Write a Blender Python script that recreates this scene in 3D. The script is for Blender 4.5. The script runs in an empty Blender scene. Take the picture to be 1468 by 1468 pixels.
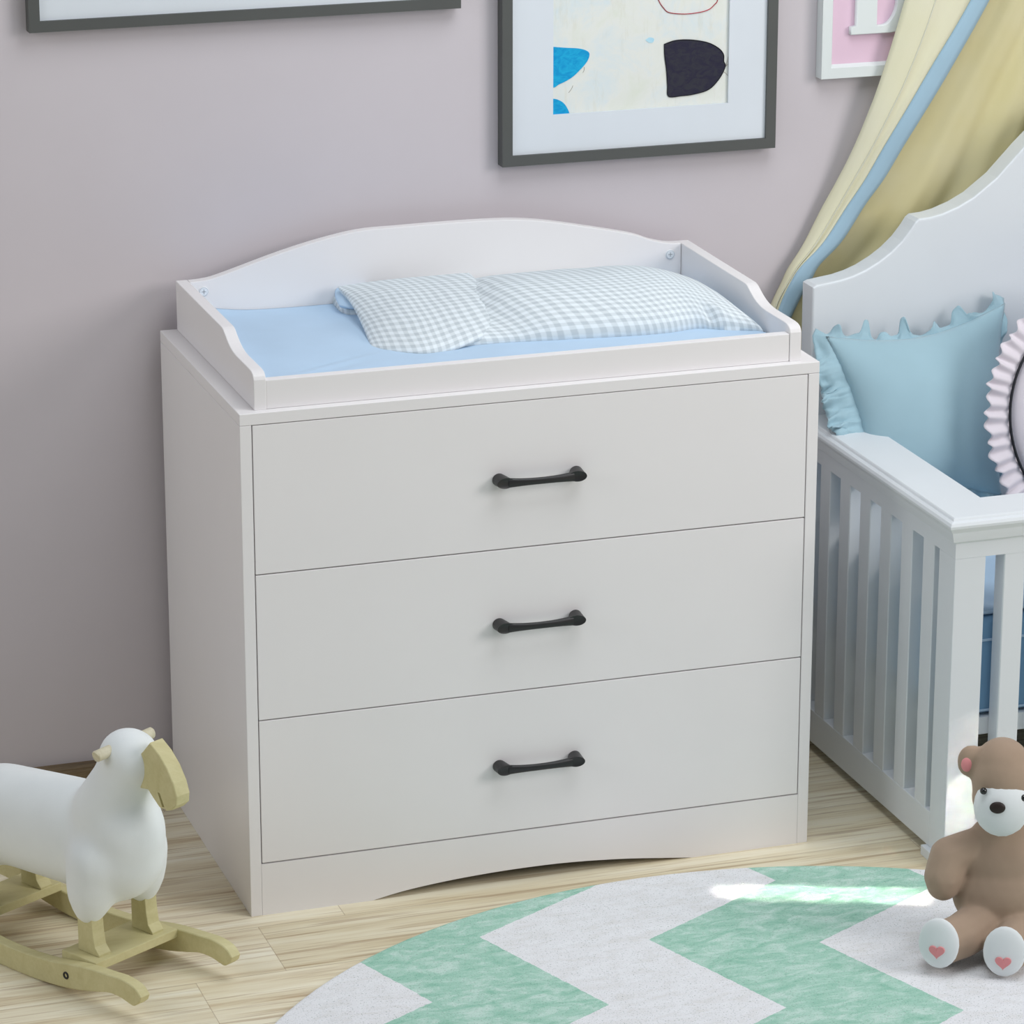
import bpy, bmesh, math, random
from mathutils import Vector, Matrix, noise
random.seed(7)
C = bpy.context.scene.collection
sc = bpy.context.scene

# ------------------------------------------------------------------ camera
F_PX = 5201.07
YAW, PITCH, ROLL = 0.323042, 0.311041, 0.00042
CAM = Vector((-1.076867, -4.308926, 1.989135))
FW = Vector((math.sin(YAW)*math.cos(PITCH), math.cos(YAW)*math.cos(PITCH), -math.sin(PITCH)))
RT = FW.cross(Vector((0, 0, 1))).normalized(); UP = RT.cross(FW)
cd = bpy.data.cameras.new('camera'); cam = bpy.data.objects.new('camera', cd); C.objects.link(cam)
cd.sensor_width = 36.0; cd.lens = F_PX*36.0/1468.0; cd.clip_end = 50
m = Matrix((RT, UP, -FW)).transposed().to_4x4(); m.translation = CAM
cam.matrix_world = m
sc.camera = cam

# ------------------------------------------------------------------ light
sc.view_settings.view_transform = 'Standard'; sc.view_settings.look = 'None'
sc.view_settings.gamma = 1.0; sc.view_settings.use_curve_mapping = False
sc.view_settings.exposure = 0.0
w = bpy.data.worlds.new('world'); sc.world = w; w.use_nodes = True
bg = w.node_tree.nodes['Background']; bg.inputs[0].default_value = (0.86, 0.93, 1.0, 1); bg.inputs[1].default_value = 0.26

def area(name, loc, target, sx, sy, power, col=(1, 1, 1), spread=180):
    l = bpy.data.lights.new(name, 'AREA'); l.shape = 'RECTANGLE'; l.size = sx; l.size_y = sy
    l.energy = power; l.color = col; l.spread = math.radians(spread)
    o = bpy.data.objects.new(name, l); C.objects.link(o); o.location = loc
    o.rotation_euler = (Vector(target)-Vector(loc)).to_track_quat('-Z', 'Y').to_euler()
    return o
area('ceiling_lamp', (0.75, -0.55, 2.45), (0.6, 0.1, 0.5), 1.3, 1.1, 20, (0.93, 0.97, 1.0))
area('window_and_fill_light', (2.9, -2.3, 2.0), (0.5, 0.2, 0.55), 1.5, 1.5, 54, (1, 0.965, 0.955))
area('window_and_fill_light', (-2.6, -0.75, 1.9), (0.2, -0.25, 0.3), 1.4, 1.4, 17, (0.97, 0.985, 1.0))  # added fill from the left, no window known on that side
def beam(name, target, along, off, sx, sy, power, col):
    l = bpy.data.lights.new(name, 'AREA'); l.shape = 'RECTANGLE'; l.size = sx; l.size_y = sy
    l.energy = power; l.color = col; l.spread = math.radians(2.0)
    o = bpy.data.objects.new(name, l); C.objects.link(o)
    z = Vector(off).normalized(); x = Vector(along); x = (x-z*x.dot(z)).normalized(); y = z.cross(x)
    mt_ = Matrix((x, y, z)).transposed().to_4x4(); mt_.translation = Vector(target)+Vector(off); o.matrix_world = mt_
beam('sun_patch_lamp', (0.750, -0.183, 0.005), (0.25, -0.10, 0), (-0.3, -0.6, 1.7), 0.27, 0.012, 0.065, (1, 0.95, 0.80))  # added narrow lamp standing in for the sun streak on the rug
beam('sun_patch_lamp', (0.972, -0.147, 0.095), (0, 0, 1), (0.9, -2.2, 1.5), 0.15, 0.028, 0.032, (1, 0.90, 0.78))  # second added lamp, makes the warm sun patch on the crib post

# ------------------------------------------------------------------ measuring: a picture point onto a world plane
def _ray(px, py): return FW + RT*((px-734)/F_PX) - UP*((py-734)/F_PX)
def onx(px, py, X): r = _ray(px, py); return CAM + r*((X-CAM.x)/r.x)
def ony(px, py, Y): r = _ray(px, py); return CAM + r*((Y-CAM.y)/r.y)
def onz(px, py, Z): r = _ray(px, py); return CAM + r*((Z-CAM.z)/r.z)
def onp(px, py, O, N):
    r = _ray(px, py); return CAM + r*((O-CAM).dot(N)/r.dot(N))

# ------------------------------------------------------------------ materials
def lin(c):
    return tuple(((v/255)/12.92 if v/255 <= .04045 else ((v/255+.055)/1.055)**2.4) for v in c)+(1,)
class NT:
    def __init__(s, name, rough=.5, spec=.5):
        s.m = bpy.data.materials.new(name); s.m.use_nodes = True; s.t = s.m.node_tree
        s.p = s.t.nodes['Principled BSDF']; s.p.inputs['Roughness'].default_value = rough
        s.p.inputs['Specular IOR Level'].default_value = spec
    def n(s, t, **k):
        nd = s.t.nodes.new(t)
        for a, b in k.items():
            if a in nd.inputs: nd.inputs[a].default_value = b
            else: setattr(nd, a, b)
        return nd
    def l(s, a, b): s.t.links.new(a, b)
    def math(s, op, a, b=None, c=None):
        nd = s.n('ShaderNodeMath', operation=op)
        for i, v in enumerate((a, b, c)):
            if v is None: continue
            if isinstance(v, (int, float)): nd.inputs[i].default_value = v
            else: s.l(v, nd.inputs[i])
        return nd.outputs[0]
    def mix(s, f, a, b, mode='MIX'):
        nd = s.n('ShaderNodeMix', data_type='RGBA', blend_type=mode)
        for i, v in ((0, f), (6, a), (7, b)):
            if isinstance(v, (int, float)): nd.inputs[i].default_value = v
            elif isinstance(v, tuple): nd.inputs[i].default_value = v
            else: s.l(v, nd.inputs[i])
        return nd.outputs[2]
    def coords(s, kind='Object', scale=(1, 1, 1), rot=(0, 0, 0)):
        tc = s.n('ShaderNodeTexCoord'); mp = s.n('ShaderNodeMapping')
        mp.inputs['Scale'].default_value = scale; mp.inputs['Rotation'].default_value = rot
        s.l(tc.outputs[kind], mp.inputs['Vector']); return mp.outputs[0]
    def noise(s, vec, scale, detail=3, rough=.5, dist=0):
        nd = s.n('ShaderNodeTexNoise'); s.l(vec, nd.inputs['Vector'])
        nd.inputs['Scale'].default_value = scale; nd.inputs['Detail'].default_value = detail
        nd.inputs['Roughness'].default_value = rough; nd.inputs['Distortion'].default_value = dist
        return nd.outputs[0]
    def ramp(s, f, stops):
        nd = s.n('ShaderNodeValToRGB'); s.l(f, nd.inputs[0]); e = nd.color_ramp.elements
        while len(e) < len(stops): e.new(.5)
        for i, (p, c) in enumerate(stops): e[i].position = p; e[i].color = c
        return nd.outputs[0]
    def bump(s, h, strength, dist=.001):
        nd = s.n('ShaderNodeBump'); nd.inputs['Strength'].default_value = strength; nd.inputs['Distance'].default_value = dist
        s.l(h, nd.inputs['Height']); s.l(nd.outputs[0], s.p.inputs['Normal'])
    def base(s, c):
        if isinstance(c, tuple): s.p.inputs['Base Color'].default_value = c
        else: s.l(c, s.p.inputs['Base Color'])
        return s
def plain(name, rgb, rough=.5, spec=.4, bump=None, var=.03):
    t = NT(name, rough, spec); v = t.coords()
    c = lin(rgb); d = tuple(x*(1-var) for x in c[:3])+(1,)
    t.base(t.ramp(t.noise(v, 9, 3), [(.35, d), (.65, c)]))
    if bump: t.bump(t.noise(v, bump[0], 2), bump[1], bump[2])
    return t.m
def cloth(name, rgb, scale=1400, var=.04, rough=.9, sheen=.15):
    t = NT(name, rough, .15); v = t.coords()
    c = lin(rgb); d = tuple(x*(1-var) for x in c[:3])+(1,)
    t.base(t.ramp(t.noise(v, 14, 3), [(.35, d), (.65, c)]))
    t.p.inputs['Sheen Weight'].default_value = sheen
    t.bump(t.noise(v, scale, 1), .15, .0004)
    return t.m

M = {}
M['wall'] = plain('painted_wall', (205, 198, 202), .8, .2, (700, .06, .0004), .015)
M['white'] = plain('white_laminate', (237, 234, 234), .42, .35, None, .01)
M['crib'] = plain('white_paint', (225, 230, 234), .38, .4, None, .015)
M['black'] = plain('black_metal', (34, 34, 35), .38, .5)
M['charcoal'] = plain('charcoal_frame_wood', (86, 88, 86), .5, .35, (300, .05, .0003), .05)
M['mat_board'] = plain('white_mat_board', (221, 227, 233), .8, .2)
M['white_frame'] = plain('white_frame_paint', (224, 230, 229), .5, .3)
M['pink_panel'] = plain('pink_panel', (228, 198, 216), .7, .2)
M['cap'] = plain('white_plastic', (232, 236, 240), .35, .5)
M['groove'] = plain('grey_groove', (158, 164, 170), .6, .2)
M['sheet'] = cloth('pale_blue_sheet', (186, 212, 236))
M['bedding'] = cloth('blue_bedding', (128, 170, 205))
M['satin'] = cloth('dusty_blue_satin', (164, 196, 208), 900, .04, .55, .3)
M['pinkwhite'] = cloth('blush_white_cloth', (228, 221, 228))
M['fleece'] = cloth('white_fleece', (238, 243, 243), 500)
M['plush'] = cloth('brown_plush', (172, 150, 130), 260, .12)
M['plush_dark'] = cloth('dark_brown_plush', (134, 114, 97), 260, .12)
M['plush_white'] = cloth('white_plush', (232, 236, 237), 260, .05)
M['plush_pink'] = cloth('pink_plush', (234, 154, 156), 300, .08)
M['bead'] = plain('black_bead', (18, 18, 18), .12, .7)
M['nose'] = plain('dark_brown_nose', (38, 26, 22), .5, .4)
M['ribbon'] = cloth('blue_ribbon', (164, 194, 212), 1200)
M['piping'] = plain('black_piping', (20, 24, 32), .5, .3)

def wood(name, base, dark, light, stretch, scale=18, rough=.5):
    t = NT(name, rough, .35); v = t.coords('Object', stretch, (0, 0, math.radians(60) if name == 'light_pine' else 0))
    n1 = t.noise(v, scale, 5, .6, .6); n2 = t.noise(v, scale*6, 2, .5)
    c = t.ramp(n1, [(.3, lin(dark)), (.5, lin(base)), (.72, lin(light))])
    t.base(t.mix(.25, c, t.ramp(n2, [(.3, lin(dark)), (.7, lin(light))])))
    return t.m
M['pine'] = wood('light_pine', (206, 198, 150), (198, 189, 139), (214, 206, 160), (1, 7, 5), 9)
M['peg'] = wood('pale_beech', (214, 207, 180), (200, 192, 162), (222, 216, 192), (6, 6, 1), 14)
M['baseboard'] = wood('brown_baseboard', (122, 104, 78), (98, 82, 60), (142, 124, 96), (1, 8, 14), 12)

def floor_mat():
    t = NT('light_wood_planks', .42, .35)
    tc = t.n('ShaderNodeTexCoord'); sp = t.n('ShaderNodeSeparateXYZ'); t.l(tc.outputs['Object'], sp.inputs[0])
    x, y = sp.outputs[0], sp.outputs[1]
    PW, PL = .142, .94
    row = t.math('FLOOR', t.math('DIVIDE', t.math('ADD', y, .177), PW))
    off = t.math('MULTIPLY', t.math('FRACT', t.math('MULTIPLY', t.math('SINE', t.math('MULTIPLY', row, 12.99)), 43758.5)), PL)
    col = t.math('FLOOR', t.math('DIVIDE', t.math('ADD', x, off), PL))
    rnd = t.math('FRACT', t.math('MULTIPLY', t.math('SINE', t.math('ADD', t.math('MULTIPLY', row, 78.2), t.math('MULTIPLY', col, 37.7))), 1543.5))
    # grain coordinates shift per plank
    cb = t.n('ShaderNodeCombineXYZ'); t.l(t.math('ADD', t.math('MULTIPLY', x, .9), t.math('MULTIPLY', rnd, 31)), cb.inputs[0])
    t.l(t.math('MULTIPLY', y, 17), cb.inputs[1]); t.l(t.math('MULTIPLY', rnd, 9), cb.inputs[2])
    g1 = t.noise(cb.outputs[0], 2.2, 5, .62, .35)
    cb2 = t.n('ShaderNodeCombineXYZ'); t.l(t.math('MULTIPLY', x, 3), cb2.inputs[0]); t.l(t.math('MULTIPLY', y, 90), cb2.inputs[1]); t.l(rnd, cb2.inputs[2])
    g2 = t.noise(cb2.outputs[0], 2.4, 3, .55, .3)
    g3 = t.noise(cb2.outputs[0], 1.1, 2, .5, .2)
    c = t.ramp(g1, [(.30, lin((200, 180, 148))), (.42, lin((227, 216, 188))), (.56, lin((240, 233, 210))), (.75, lin((246, 242, 226)))])
    streak = t.ramp(g2, [(.33, (1, 1, 1, 1)), (.47, (0, 0, 0, 1))])
    c = t.mix(t.math('MULTIPLY', streak, .5), c, lin((186, 164, 132)))
    fine = t.ramp(g3, [(.36, (1, 1, 1, 1)), (.42, (0, 0, 0, 1))])
    c = t.mix(t.math('MULTIPLY', fine, .45), c, lin((165, 134, 100)))
    tint = t.ramp(rnd, [(0, (.90, .87, .81, 1)), (.5, (1, .985, .96, 1)), (1, (1, 1, 1, 1))])
    c = t.mix(1, c, tint, 'MULTIPLY')
    fy = t.math('FRACT', t.math('DIVIDE', t.math('ADD', y, .177), PW)); fx = t.math('FRACT', t.math('DIVIDE', t.math('ADD', x, off), PL))
    seam = t.math('MAXIMUM', t.math('LESS_THAN', fy, .010), t.math('LESS_THAN', fx, .0012))
    c = t.mix(t.math('MULTIPLY', seam, .45), c, lin((140, 112, 84)))
    t.base(c); t.bump(g2, .05, .0006)
    return t.m
M['floor'] = floor_mat()

def rug_mat():
    t = NT('chevron_rug_pile', .95, .1)
    tc = t.n('ShaderNodeTexCoord'); sp = t.n('ShaderNodeSeparateXYZ'); t.l(tc.outputs['Object'], sp.inputs[0])
    # rug object origin = rug centre; L is a chevron corner
    lx = t.math('SUBTRACT', sp.outputs[0], .4724-.536); ly = t.math('SUBTRACT', sp.outputs[1], -.2452+.821)
    ux, uy = .936, -.352
    u = t.math('ADD', t.math('MULTIPLY', lx, ux), t.math('MULTIPLY', ly, uy))
    v = t.math('ADD', t.math('MULTIPLY', lx, uy), t.math('MULTIPLY', ly, -ux))
    wob = t.noise(tc.outputs['Object'], 90, 2)
    v = t.math('ADD', v, t.math('MULTIPLY', t.math('SUBTRACT', wob, .5), .006))
    tri = t.math('MULTIPLY', t.math('PINGPONG', v, .198), .172/.198)
    k = t.math('FRACT', t.math('DIVIDE', t.math('SUBTRACT', u, tri), .444))
    isg = t.math('LESS_THAN', k, .5)
    mp = t.coords('Object', (1, 2.2, 1), (0, 0, -.25))
    mot = t.noise(mp, 24, 9, .74, .5); big = t.noise(mp, 5, 3, .5)
    green = t.ramp(mot, [(.36, lin((138, 192, 170))), (.5, lin((170, 210, 194))), (.62, lin((206, 228, 220)))])
    green = t.mix(t.math('MULTIPLY', big, .45), green, lin((172, 214, 196)))
    white = t.ramp(mot, [(.35, lin((226, 226, 226))), (.5, lin((234, 235, 238))), (.7, lin((240, 242, 245)))])
    c = t.mix(isg, white, green)
    spk = t.noise(tc.outputs['Object'], 420, 2, .6)
    sm = t.ramp(spk, [(.33, (1, 1, 1, 1)), (.40, (0, 0, 0, 1))])
    c = t.mix(t.math('MULTIPLY', sm, .5), c, lin((110, 130, 122)))
    t.base(c); t.bump(spk, .5, .0015)
    return t.m
M['rug'] = rug_mat()

def gingham():
    t = NT('grey_white_gingham', .9, .15)
    tc = t.n('ShaderNodeTexCoord'); sp = t.n('ShaderNodeSeparateXYZ'); t.l(tc.outputs['UV'], sp.inputs[0])
    S = .0066
    nz = t.noise(t.coords('Object'), 25, 2)
    wob = t.math('MULTIPLY', t.math('SUBTRACT', nz, .5), .004)
    def stripe(a):
        f = t.math('FRACT', t.math('DIVIDE', t.math('ADD', a, wob), 2*S))
        d = t.math('ABSOLUTE', t.math('SUBTRACT', f, .5))       # 0 centre .. .5
        return t.math('SMOOTH_MIN', 1.0, t.math('MAXIMUM', 0.0, t.math('MULTIPLY_ADD', t.math('SUBTRACT', .25, d), 9, .5)), .05)
    a, b = stripe(sp.outputs[0]), stripe(sp.outputs[1])
    s = t.math('MULTIPLY', t.math('ADD', a, b), .5)
    t.base(t.ramp(s, [(0, lin((230, 238, 243))), (.5, lin((214, 222, 226))), (1, lin((193, 202, 207)))]))
    t.bump(t.noise(t.coords('Object'), 900, 1), .15, .0004)
    return t.m
M['gingham'] = gingham()

def canopy_mat(name, a, b):
    t = NT(name, .85, .15); v = t.coords()
    t.base(t.ramp(t.noise(v, 10, 3), [(.3, lin(a)), (.7, lin(b))]))
    wv = t.noise(t.coords('Object', (1, 1, .4)), 900, 1)
    t.bump(wv, .25, .0005)
    tr = t.n('ShaderNodeBsdfTranslucent'); tr.inputs[0].default_value = lin(b)
    mx = t.n('ShaderNodeMixShader'); mx.inputs[0].default_value = .22
    out = t.t.nodes['Material Output']; t.l(t.p.outputs[0], mx.inputs[1]); t.l(tr.outputs[0], mx.inputs[2]); t.l(mx.outputs[0], out.inputs[0])
    return t.m
M['canopy'] = canopy_mat('pale_yellow_voile', (240, 237, 206), (243, 240, 216))
M['canopy_lining'] = canopy_mat('yellow_voile_lining', (234, 225, 176), (238, 231, 192))
M['hem'] = canopy_mat('cream_voile_hem', (232, 231, 214), (236, 236, 220))

# ------------------------------------------------------------------ builders
def link(name, me, mat, parent=None, smooth=False):
    o = bpy.data.objects.new(name, me); C.objects.link(o)
    if mat: me.materials.append(M[mat] if isinstance(mat, str) else mat)
    if smooth:
        for p in me.polygons: p.use_smooth = True
    if parent: o.parent = parent
    return o
def fin(name, bm, mat, parent=None, smooth=False):
    bmesh.ops.recalc_face_normals(bm, faces=bm.faces[:])
    me = bpy.data.meshes.new(name); bm.to_mesh(me); bm.free()
    o = link(name, me, mat, parent, smooth)
    if parent: shift(o, parent)
    return o
def shift(o, parent):            # geometry is written in world coordinates; move it into the parent's frame
    inv = Matrix.Identity(4); p = parent
    inv = world_of(parent).inverted()
    o.data.transform(inv)
def world_of(p):
    mtx = p.matrix_basis.copy()
    while p.parent: p = p.parent; mtx = p.matrix_basis @ mtx
    return mtx
def thing(name, label, cat, loc=(0, 0, 0), group=None):
    o = bpy.data.objects.new(name, None); C.objects.link(o); o.location = loc; o.empty_display_size = .05
    o['label'] = label; o['category'] = cat
    if group: o['group'] = group
    return o
def tag(o, label, cat, group=None):
    o['label'] = label; o['category'] = cat
    if group: o['group'] = group
    return o
def structure(o): o['kind'] = 'structure'; return o
def recentre(o, loc):
    o.data.transform(Matrix.Translation(-Vector(loc))); o.location = loc; return o
def bx(bm, x0, x1, y0, y1, z0, z1, bev=0, seg=2):
    b = bmesh.new(); bmesh.ops.create_cube(b, size=1)
    for v in b.verts:
        v.co = Vector((x0+(v.co.x+.5)*(x1-x0), y0+(v.co.y+.5)*(y1-y0), z0+(v.co.z+.5)*(z1-z0)))
    if bev: bmesh.ops.bevel(b, geom=b.edges[:], offset=bev, segments=seg, affect='EDGES', profile=.6)
    merge(bm, b)
def merge(bm, b):
    me = bpy.data.meshes.new('t'); b.to_mesh(me); b.free(); bm.from_mesh(me); bpy.data.meshes.remove(me)
def prism(bm, pts, vec, bev=0, seg=2):
    """closed outline (3-D points in one plane) pushed along vec"""
    b = bmesh.new(); vec = Vector(vec); n = len(pts)
    A = [b.verts.new(Vector(p)) for p in pts]; B = [b.verts.new(Vector(p)+vec) for p in pts]
    f1 = b.faces.new(A); f2 = b.faces.new(B[::-1])
    for i in range(n): b.faces.new((A[i], B[i], B[(i+1) % n], A[(i+1) % n]))
    bmesh.ops.recalc_face_normals(b, faces=b.faces[:])
    if bev:
        ed = set(f1.edges[:]) | set(f2.edges[:])
        bmesh.ops.bevel(b, geom=list(ed), offset=bev, segments=seg, affect='EDGES', profile=.6)
    merge(bm, b)
def tube(bm, pts, rad, seg=12, close=False):
    pts = [Vector(p) for p in pts]; n = len(pts); rings = []
    rr = rad if isinstance(rad, (list, tuple)) else [rad]*n
    ref = None
    for i, p in enumerate(pts):
        if close: d = (pts[(i+1) % n]-pts[i-1]).normalized()
        else: d = (pts[min(i+1, n-1)]-pts[max(i-1, 0)]).normalized()
        if ref is None: ref = d.orthogonal().normalized()
        ref = (ref-d*ref.dot(d)).normalized(); q = d.cross(ref)
        rings.append([bm.verts.new(p+(ref*math.cos(a)+q*math.sin(a))*rr[i]) for a in [2*math.pi*k/seg for k in range(seg)]])
    for i in range(n if close else n-1):
        A, B = rings[i], rings[(i+1) % n]
        for k in range(seg): bm.faces.new((A[k], A[(k+1) % seg], B[(k+1) % seg], B[k]))
    if not close: bm.faces.new(rings[0][::-1]); bm.faces.new(rings[-1])
def ball(bm, c, r, sub=3, mtx=None):
    if isinstance(r, (int, float)): r = (r, r, r)
    b = bmesh.new(); bmesh.ops.create_icosphere(b, subdivisions=sub, radius=1)
    for v in b.verts:
        p = Vector((v.co.x*r[0], v.co.y*r[1], v.co.z*r[2]))
        v.co = (mtx @ p if mtx else p)+Vector(c)
    merge(bm, b)
def spline(pts, n):
    """Catmull-Rom through pts (tuples of any length)"""
    P = [pts[0]]+list(pts)+[pts[-1]]; out = []; segs = len(pts)-1
    for i in range(n+1):
        t = i/n*segs; k = min(int(t), segs-1); f = t-k
        a, b, c, d = P[k], P[k+1], P[k+2], P[k+3]
        out.append(tuple(.5*((2*b[j])+(-a[j]+c[j])*f+(2*a[j]-5*b[j]+4*c[j]-d[j])*f*f+(-a[j]+3*b[j]-3*c[j]+d[j])*f**3) for j in range(len(b))))
    return out
def sheet(bm, fn, nu, nv, uvf=None, closeu=False):
    V = [[bm.verts.new(fn(i/nu, j/nv)) for j in range(nv+1)] for i in range(nu if closeu else nu+1)]
    uv = bm.loops.layers.uv.verify() if uvf else None
    for i in range(nu):
        for j in range(nv):
            q = ((i, j), (i+1, j), (i+1, j+1), (i, j+1))
            f = bm.faces.new([V[a % len(V)][b] for a, b in q])
            if uv:
                for lp, (a, b) in zip(f.loops, q): lp[uv].uv = uvf(a/nu, b/nv)
    return V
def solid(o, th, off=0):
    md = o.modifiers.new('thickness', 'SOLIDIFY'); md.thickness = th; md.offset = off; return o
def remeshed(name, bm, voxel, smooth, mat, parent, cut=None, dec=None):
    """melt overlapping lumps into one continuous skin"""
    me = bpy.data.meshes.new('t'); bm.to_mesh(me); bm.free()
    t = bpy.data.objects.new('t', me); C.objects.link(t)
    r = t.modifiers.new('r', 'REMESH'); r.mode = 'VOXEL'; r.voxel_size = voxel
    s = t.modifiers.new('s', 'SMOOTH'); s.iterations = smooth; s.factor = .6
    if dec: d = t.modifiers.new('d', 'DECIMATE'); d.ratio = dec
    dg = bpy.context.evaluated_depsgraph_get(); dg.update()
    new = bpy.data.meshes.new_from_object(t.evaluated_get(dg)); new.name = name
    bpy.data.objects.remove(t); bpy.data.meshes.remove(me)
    new.materials.clear()
    o = link(name, new, mat, parent, True); shift(o, parent)
    return o

# ------------------------------------------------------------------ setting
WALL = .462
bm = bmesh.new(); bx(bm, -2.4, 3.2, -3.6, WALL, -.05, 0)
structure(fin('floor', bm, 'floor'))
bm = bmesh.new(); bx(bm, -2.4, 3.2, WALL, WALL+.1, -.05, 2.6)
structure(fin('wall_back', bm, 'wall'))
bm = bmesh.new()
prism(bm, [(-2.4, y, z) for y, z in ((WALL, 0), (WALL-.018, 0), (WALL-.018, .056), (WALL-.0165, .0585), (WALL-.0165, .0605), (WALL-.0135, .0635), (WALL, .0635))], (5.6, 0, 0))
structure(fin('baseboard_back', bm, 'baseboard'))
# rug
bm = bmesh.new()
RC, RR_ = Vector((.536, -.821)), .770
n = 128
prof = [(0, 0), (RR_-.001, 0), (RR_, .002), (RR_-.001, .0042), (RR_-.004, .005), (0, .005)]
rings = []
for r, z in prof:
    if r == 0: rings.append([bm.verts.new((RC.x, RC.y, z))])
    else: rings.append([bm.verts.new((RC.x+r*math.cos(2*math.pi*k/n), RC.y+r*math.sin(2*math.pi*k/n), z)) for k in range(n)])
for a, b in zip(rings, rings[1:]):
    for k in range(n):
        k2 = (k+1) % n
        if len(a) == 1: bm.faces.new((a[0], b[k], b[k2]))
        elif len(b) == 1: bm.faces.new((a[k], a[k2], b[0]))
        else: bm.faces.new((a[k], a[k2], b[k2], b[k]))
rug = recentre(fin('round_rug', bm, 'rug'), (RC.x, RC.y, 0))
tag(rug, 'round rug with mint green and white chevron zigzags lying on the wood floor', 'rug')

# ------------------------------------------------------------------ dresser
W, D, H, T = .8, .4379, .6954, .0155
Z1, Z2, Z3 = .4780, .2767, .0745
dr = thing('chest_of_drawers', 'white three drawer dresser with black bow handles standing against the wall', 'dresser', (W/2, D/2, 0))
bm = bmesh.new(); bx(bm, 0, W, 0, D, H-T, H, .0006, 1); fin('top_panel', bm, 'white', dr)
for x in (0, W-T):
    bm = bmesh.new(); bx(bm, x, x+T, 0, D, 0, H-T-.0004, .0005, 1); fin('side_panel', bm, 'white', dr)
bm = bmesh.new(); bx(bm, T, W-T, D-.006, D, .03, H-T); fin('back_panel', bm, 'white', dr)
bm = bmesh.new()
arch = spline([(.628, 0), (.58, .0058), (.5335, .0112), (.48, .0155), (.4321, .0178), (.38, .0182), (.3319, .0172), (.28, .0145), (.233, .0104), (.20, .006), (.168, 0)], 40)
pts = [(T+.0003, 0, 0), (T+.0003, 0, Z3-.0012), (W-T-.0003, 0, Z3-.0012), (W-T-.0003, 0, 0)]+[(x, 0, max(z, 0)) for x, z in arch]
prism(bm, [(x, .0002, z) for x, y, z in pts], (0, T, 0))
fin('base_panel', bm, 'white', dr)
def handle_mesh(zc):
    bm = bmesh.new(); x0, x1 = .3475, .4545; n = 48; yb = -.0145
    # two round posts, their faces cut on a slant
    for xc, s in ((x0, 1), (x1, -1)):
        b = bmesh.new(); k = 28
        R0 = []; R1 = []; R2 = []
        for i in range(k):
            a = 2*math.pi*i/k; ca, sa = math.cos(a), math.sin(a)
            R0.append(b.verts.new((xc+.0092*ca, 0, zc+.0088*sa)))
            fx, fz = .0036*s+.0122*ca, .0073*sa; yy = yb-.0045+(fx*s)*.12
            R1.append(b.verts.new((xc+fx, yy, zc+fz)))
            R2.append(b.verts.new((xc+.0036*s+.0108*ca, yy+.0006, zc+fz*.84)))
        c = b.verts.new((xc+.0036*s, yb-.0028, zc))
        for i in range(k):
            j = (i+1) % k
            b.faces.new((R0[i], R0[j], R1[j], R1[i])); b.faces.new((R1[i], R1[j], R2[j], R2[i])); b.faces.new((R2[i], R2[j], c))
        b.faces.new(R0[::-1]); merge(bm, b)
    rings = []
    for i in range(n+1):
        t = i/n; x = x0+.008+(x1-x0-.016)*t; e = abs(2*t-1)
        hz = .0045+.0022*e**2.5; hy = .0034+.0006*e
        y = -.0138-.0035*(1-e*e)
        rings.append([bm.verts.new((x, y+hy*math.copysign(abs(math.cos(a))**.7, math.cos(a)), zc-.001+hz*math.copysign(abs(math.sin(a))**.7, math.sin(a)))) for a in [2*math.pi*k/16 for k in range(16)]])
    for A, B in zip(rings, rings[1:]):
        for k in range(16): bm.faces.new((A[k], A[(k+1) % 16], B[(k+1) % 16], B[k]))
    bm.faces.new(rings[0]); bm.faces.new(rings[-1][::-1])
    return bm
for zt, zb, zh in ((H-T, Z1, .5745), (Z1, Z2, .3735), (Z2, Z3, .1715)):
    g = .0011
    bm = bmesh.new(); bx(bm, T+.0014, W-T-.0014, .0002, .0162, zb+g*.6, zt-g, .0005, 1)
    # drawer box behind the front
    bx(bm, T+.013, W-T-.013, .0162, D-.03, zb+.02, zb+.032); bx(bm, T+.013, T+.025, .0162, D-.03, zb+.02, zt-.03)
    bx(bm, W-T-.025, W-T-.013, .0162, D-.03, zb+.02, zt-.03); bx(bm, T+.013, W-T-.013, D-.042, D-.03, zb+.02, zt-.03)
    d = fin('drawer', bm, 'white', dr)
    h = fin('handle', handle_mesh(zh), 'black', d, True)
    h['label'] = 'black bow handle'
    md = h.modifiers.new('e', 'EDGE_SPLIT'); md.split_angle = math.radians(40)

# ------------------------------------------------------------------ changing tray on the dresser
TX0, TX1, TY0, TY1 = .0228, .7777, .0125, .4322
tr = thing('changing_tray', 'white changing tray with curved back panel set on top of the dresser', 'changing tray', (W/2, .22, H))
prof = spline([(TY1, .7655), (.30, .7650), (.185, .7648)], 6)+spline([(.1740, .7646), (.1660, .7625), (.1560, .7578), (.1423, .7520), (.1300, .7485), (.1150, .7460), (.0990, .7450)], 14)+spline([(.06, .7452), (.034, .7452), (.0225, .7440), (.0155, .7405), (TY0, .7350)], 10)
for x in (TX0, TX1-.0165):
    bm = bmesh.new(); prism(bm, [(x, y, z) for y, z in prof]+[(x, TY0, H+.0002), (x, TY1, H+.0002)], (.0165, 0, 0), .0014, 3)
    fin('side_panel', bm, 'white', tr)
BYF = TY1-.0155
bp = spline([(.0393, .7657), (.0600, .7668), (.0850, .7720), (.1668, .7960), (.2300, .8110), (.2850, .8195), (.338, .8205), (.40, .8210), (.462, .8205), (.515, .8180), (.5747, .8090), (.68, .7858), (.715, .7735), (.740, .7672), (.7607, .7657)], 60)
bm = bmesh.new(); prism(bm, [(x, BYF, z) for x, z in bp]+[(.7607, BYF, H+.0002), (.0393, BYF, H+.0002)], (0, .0155, 0), .0012, 2)
fin('back_panel', bm, 'white', tr)
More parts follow.
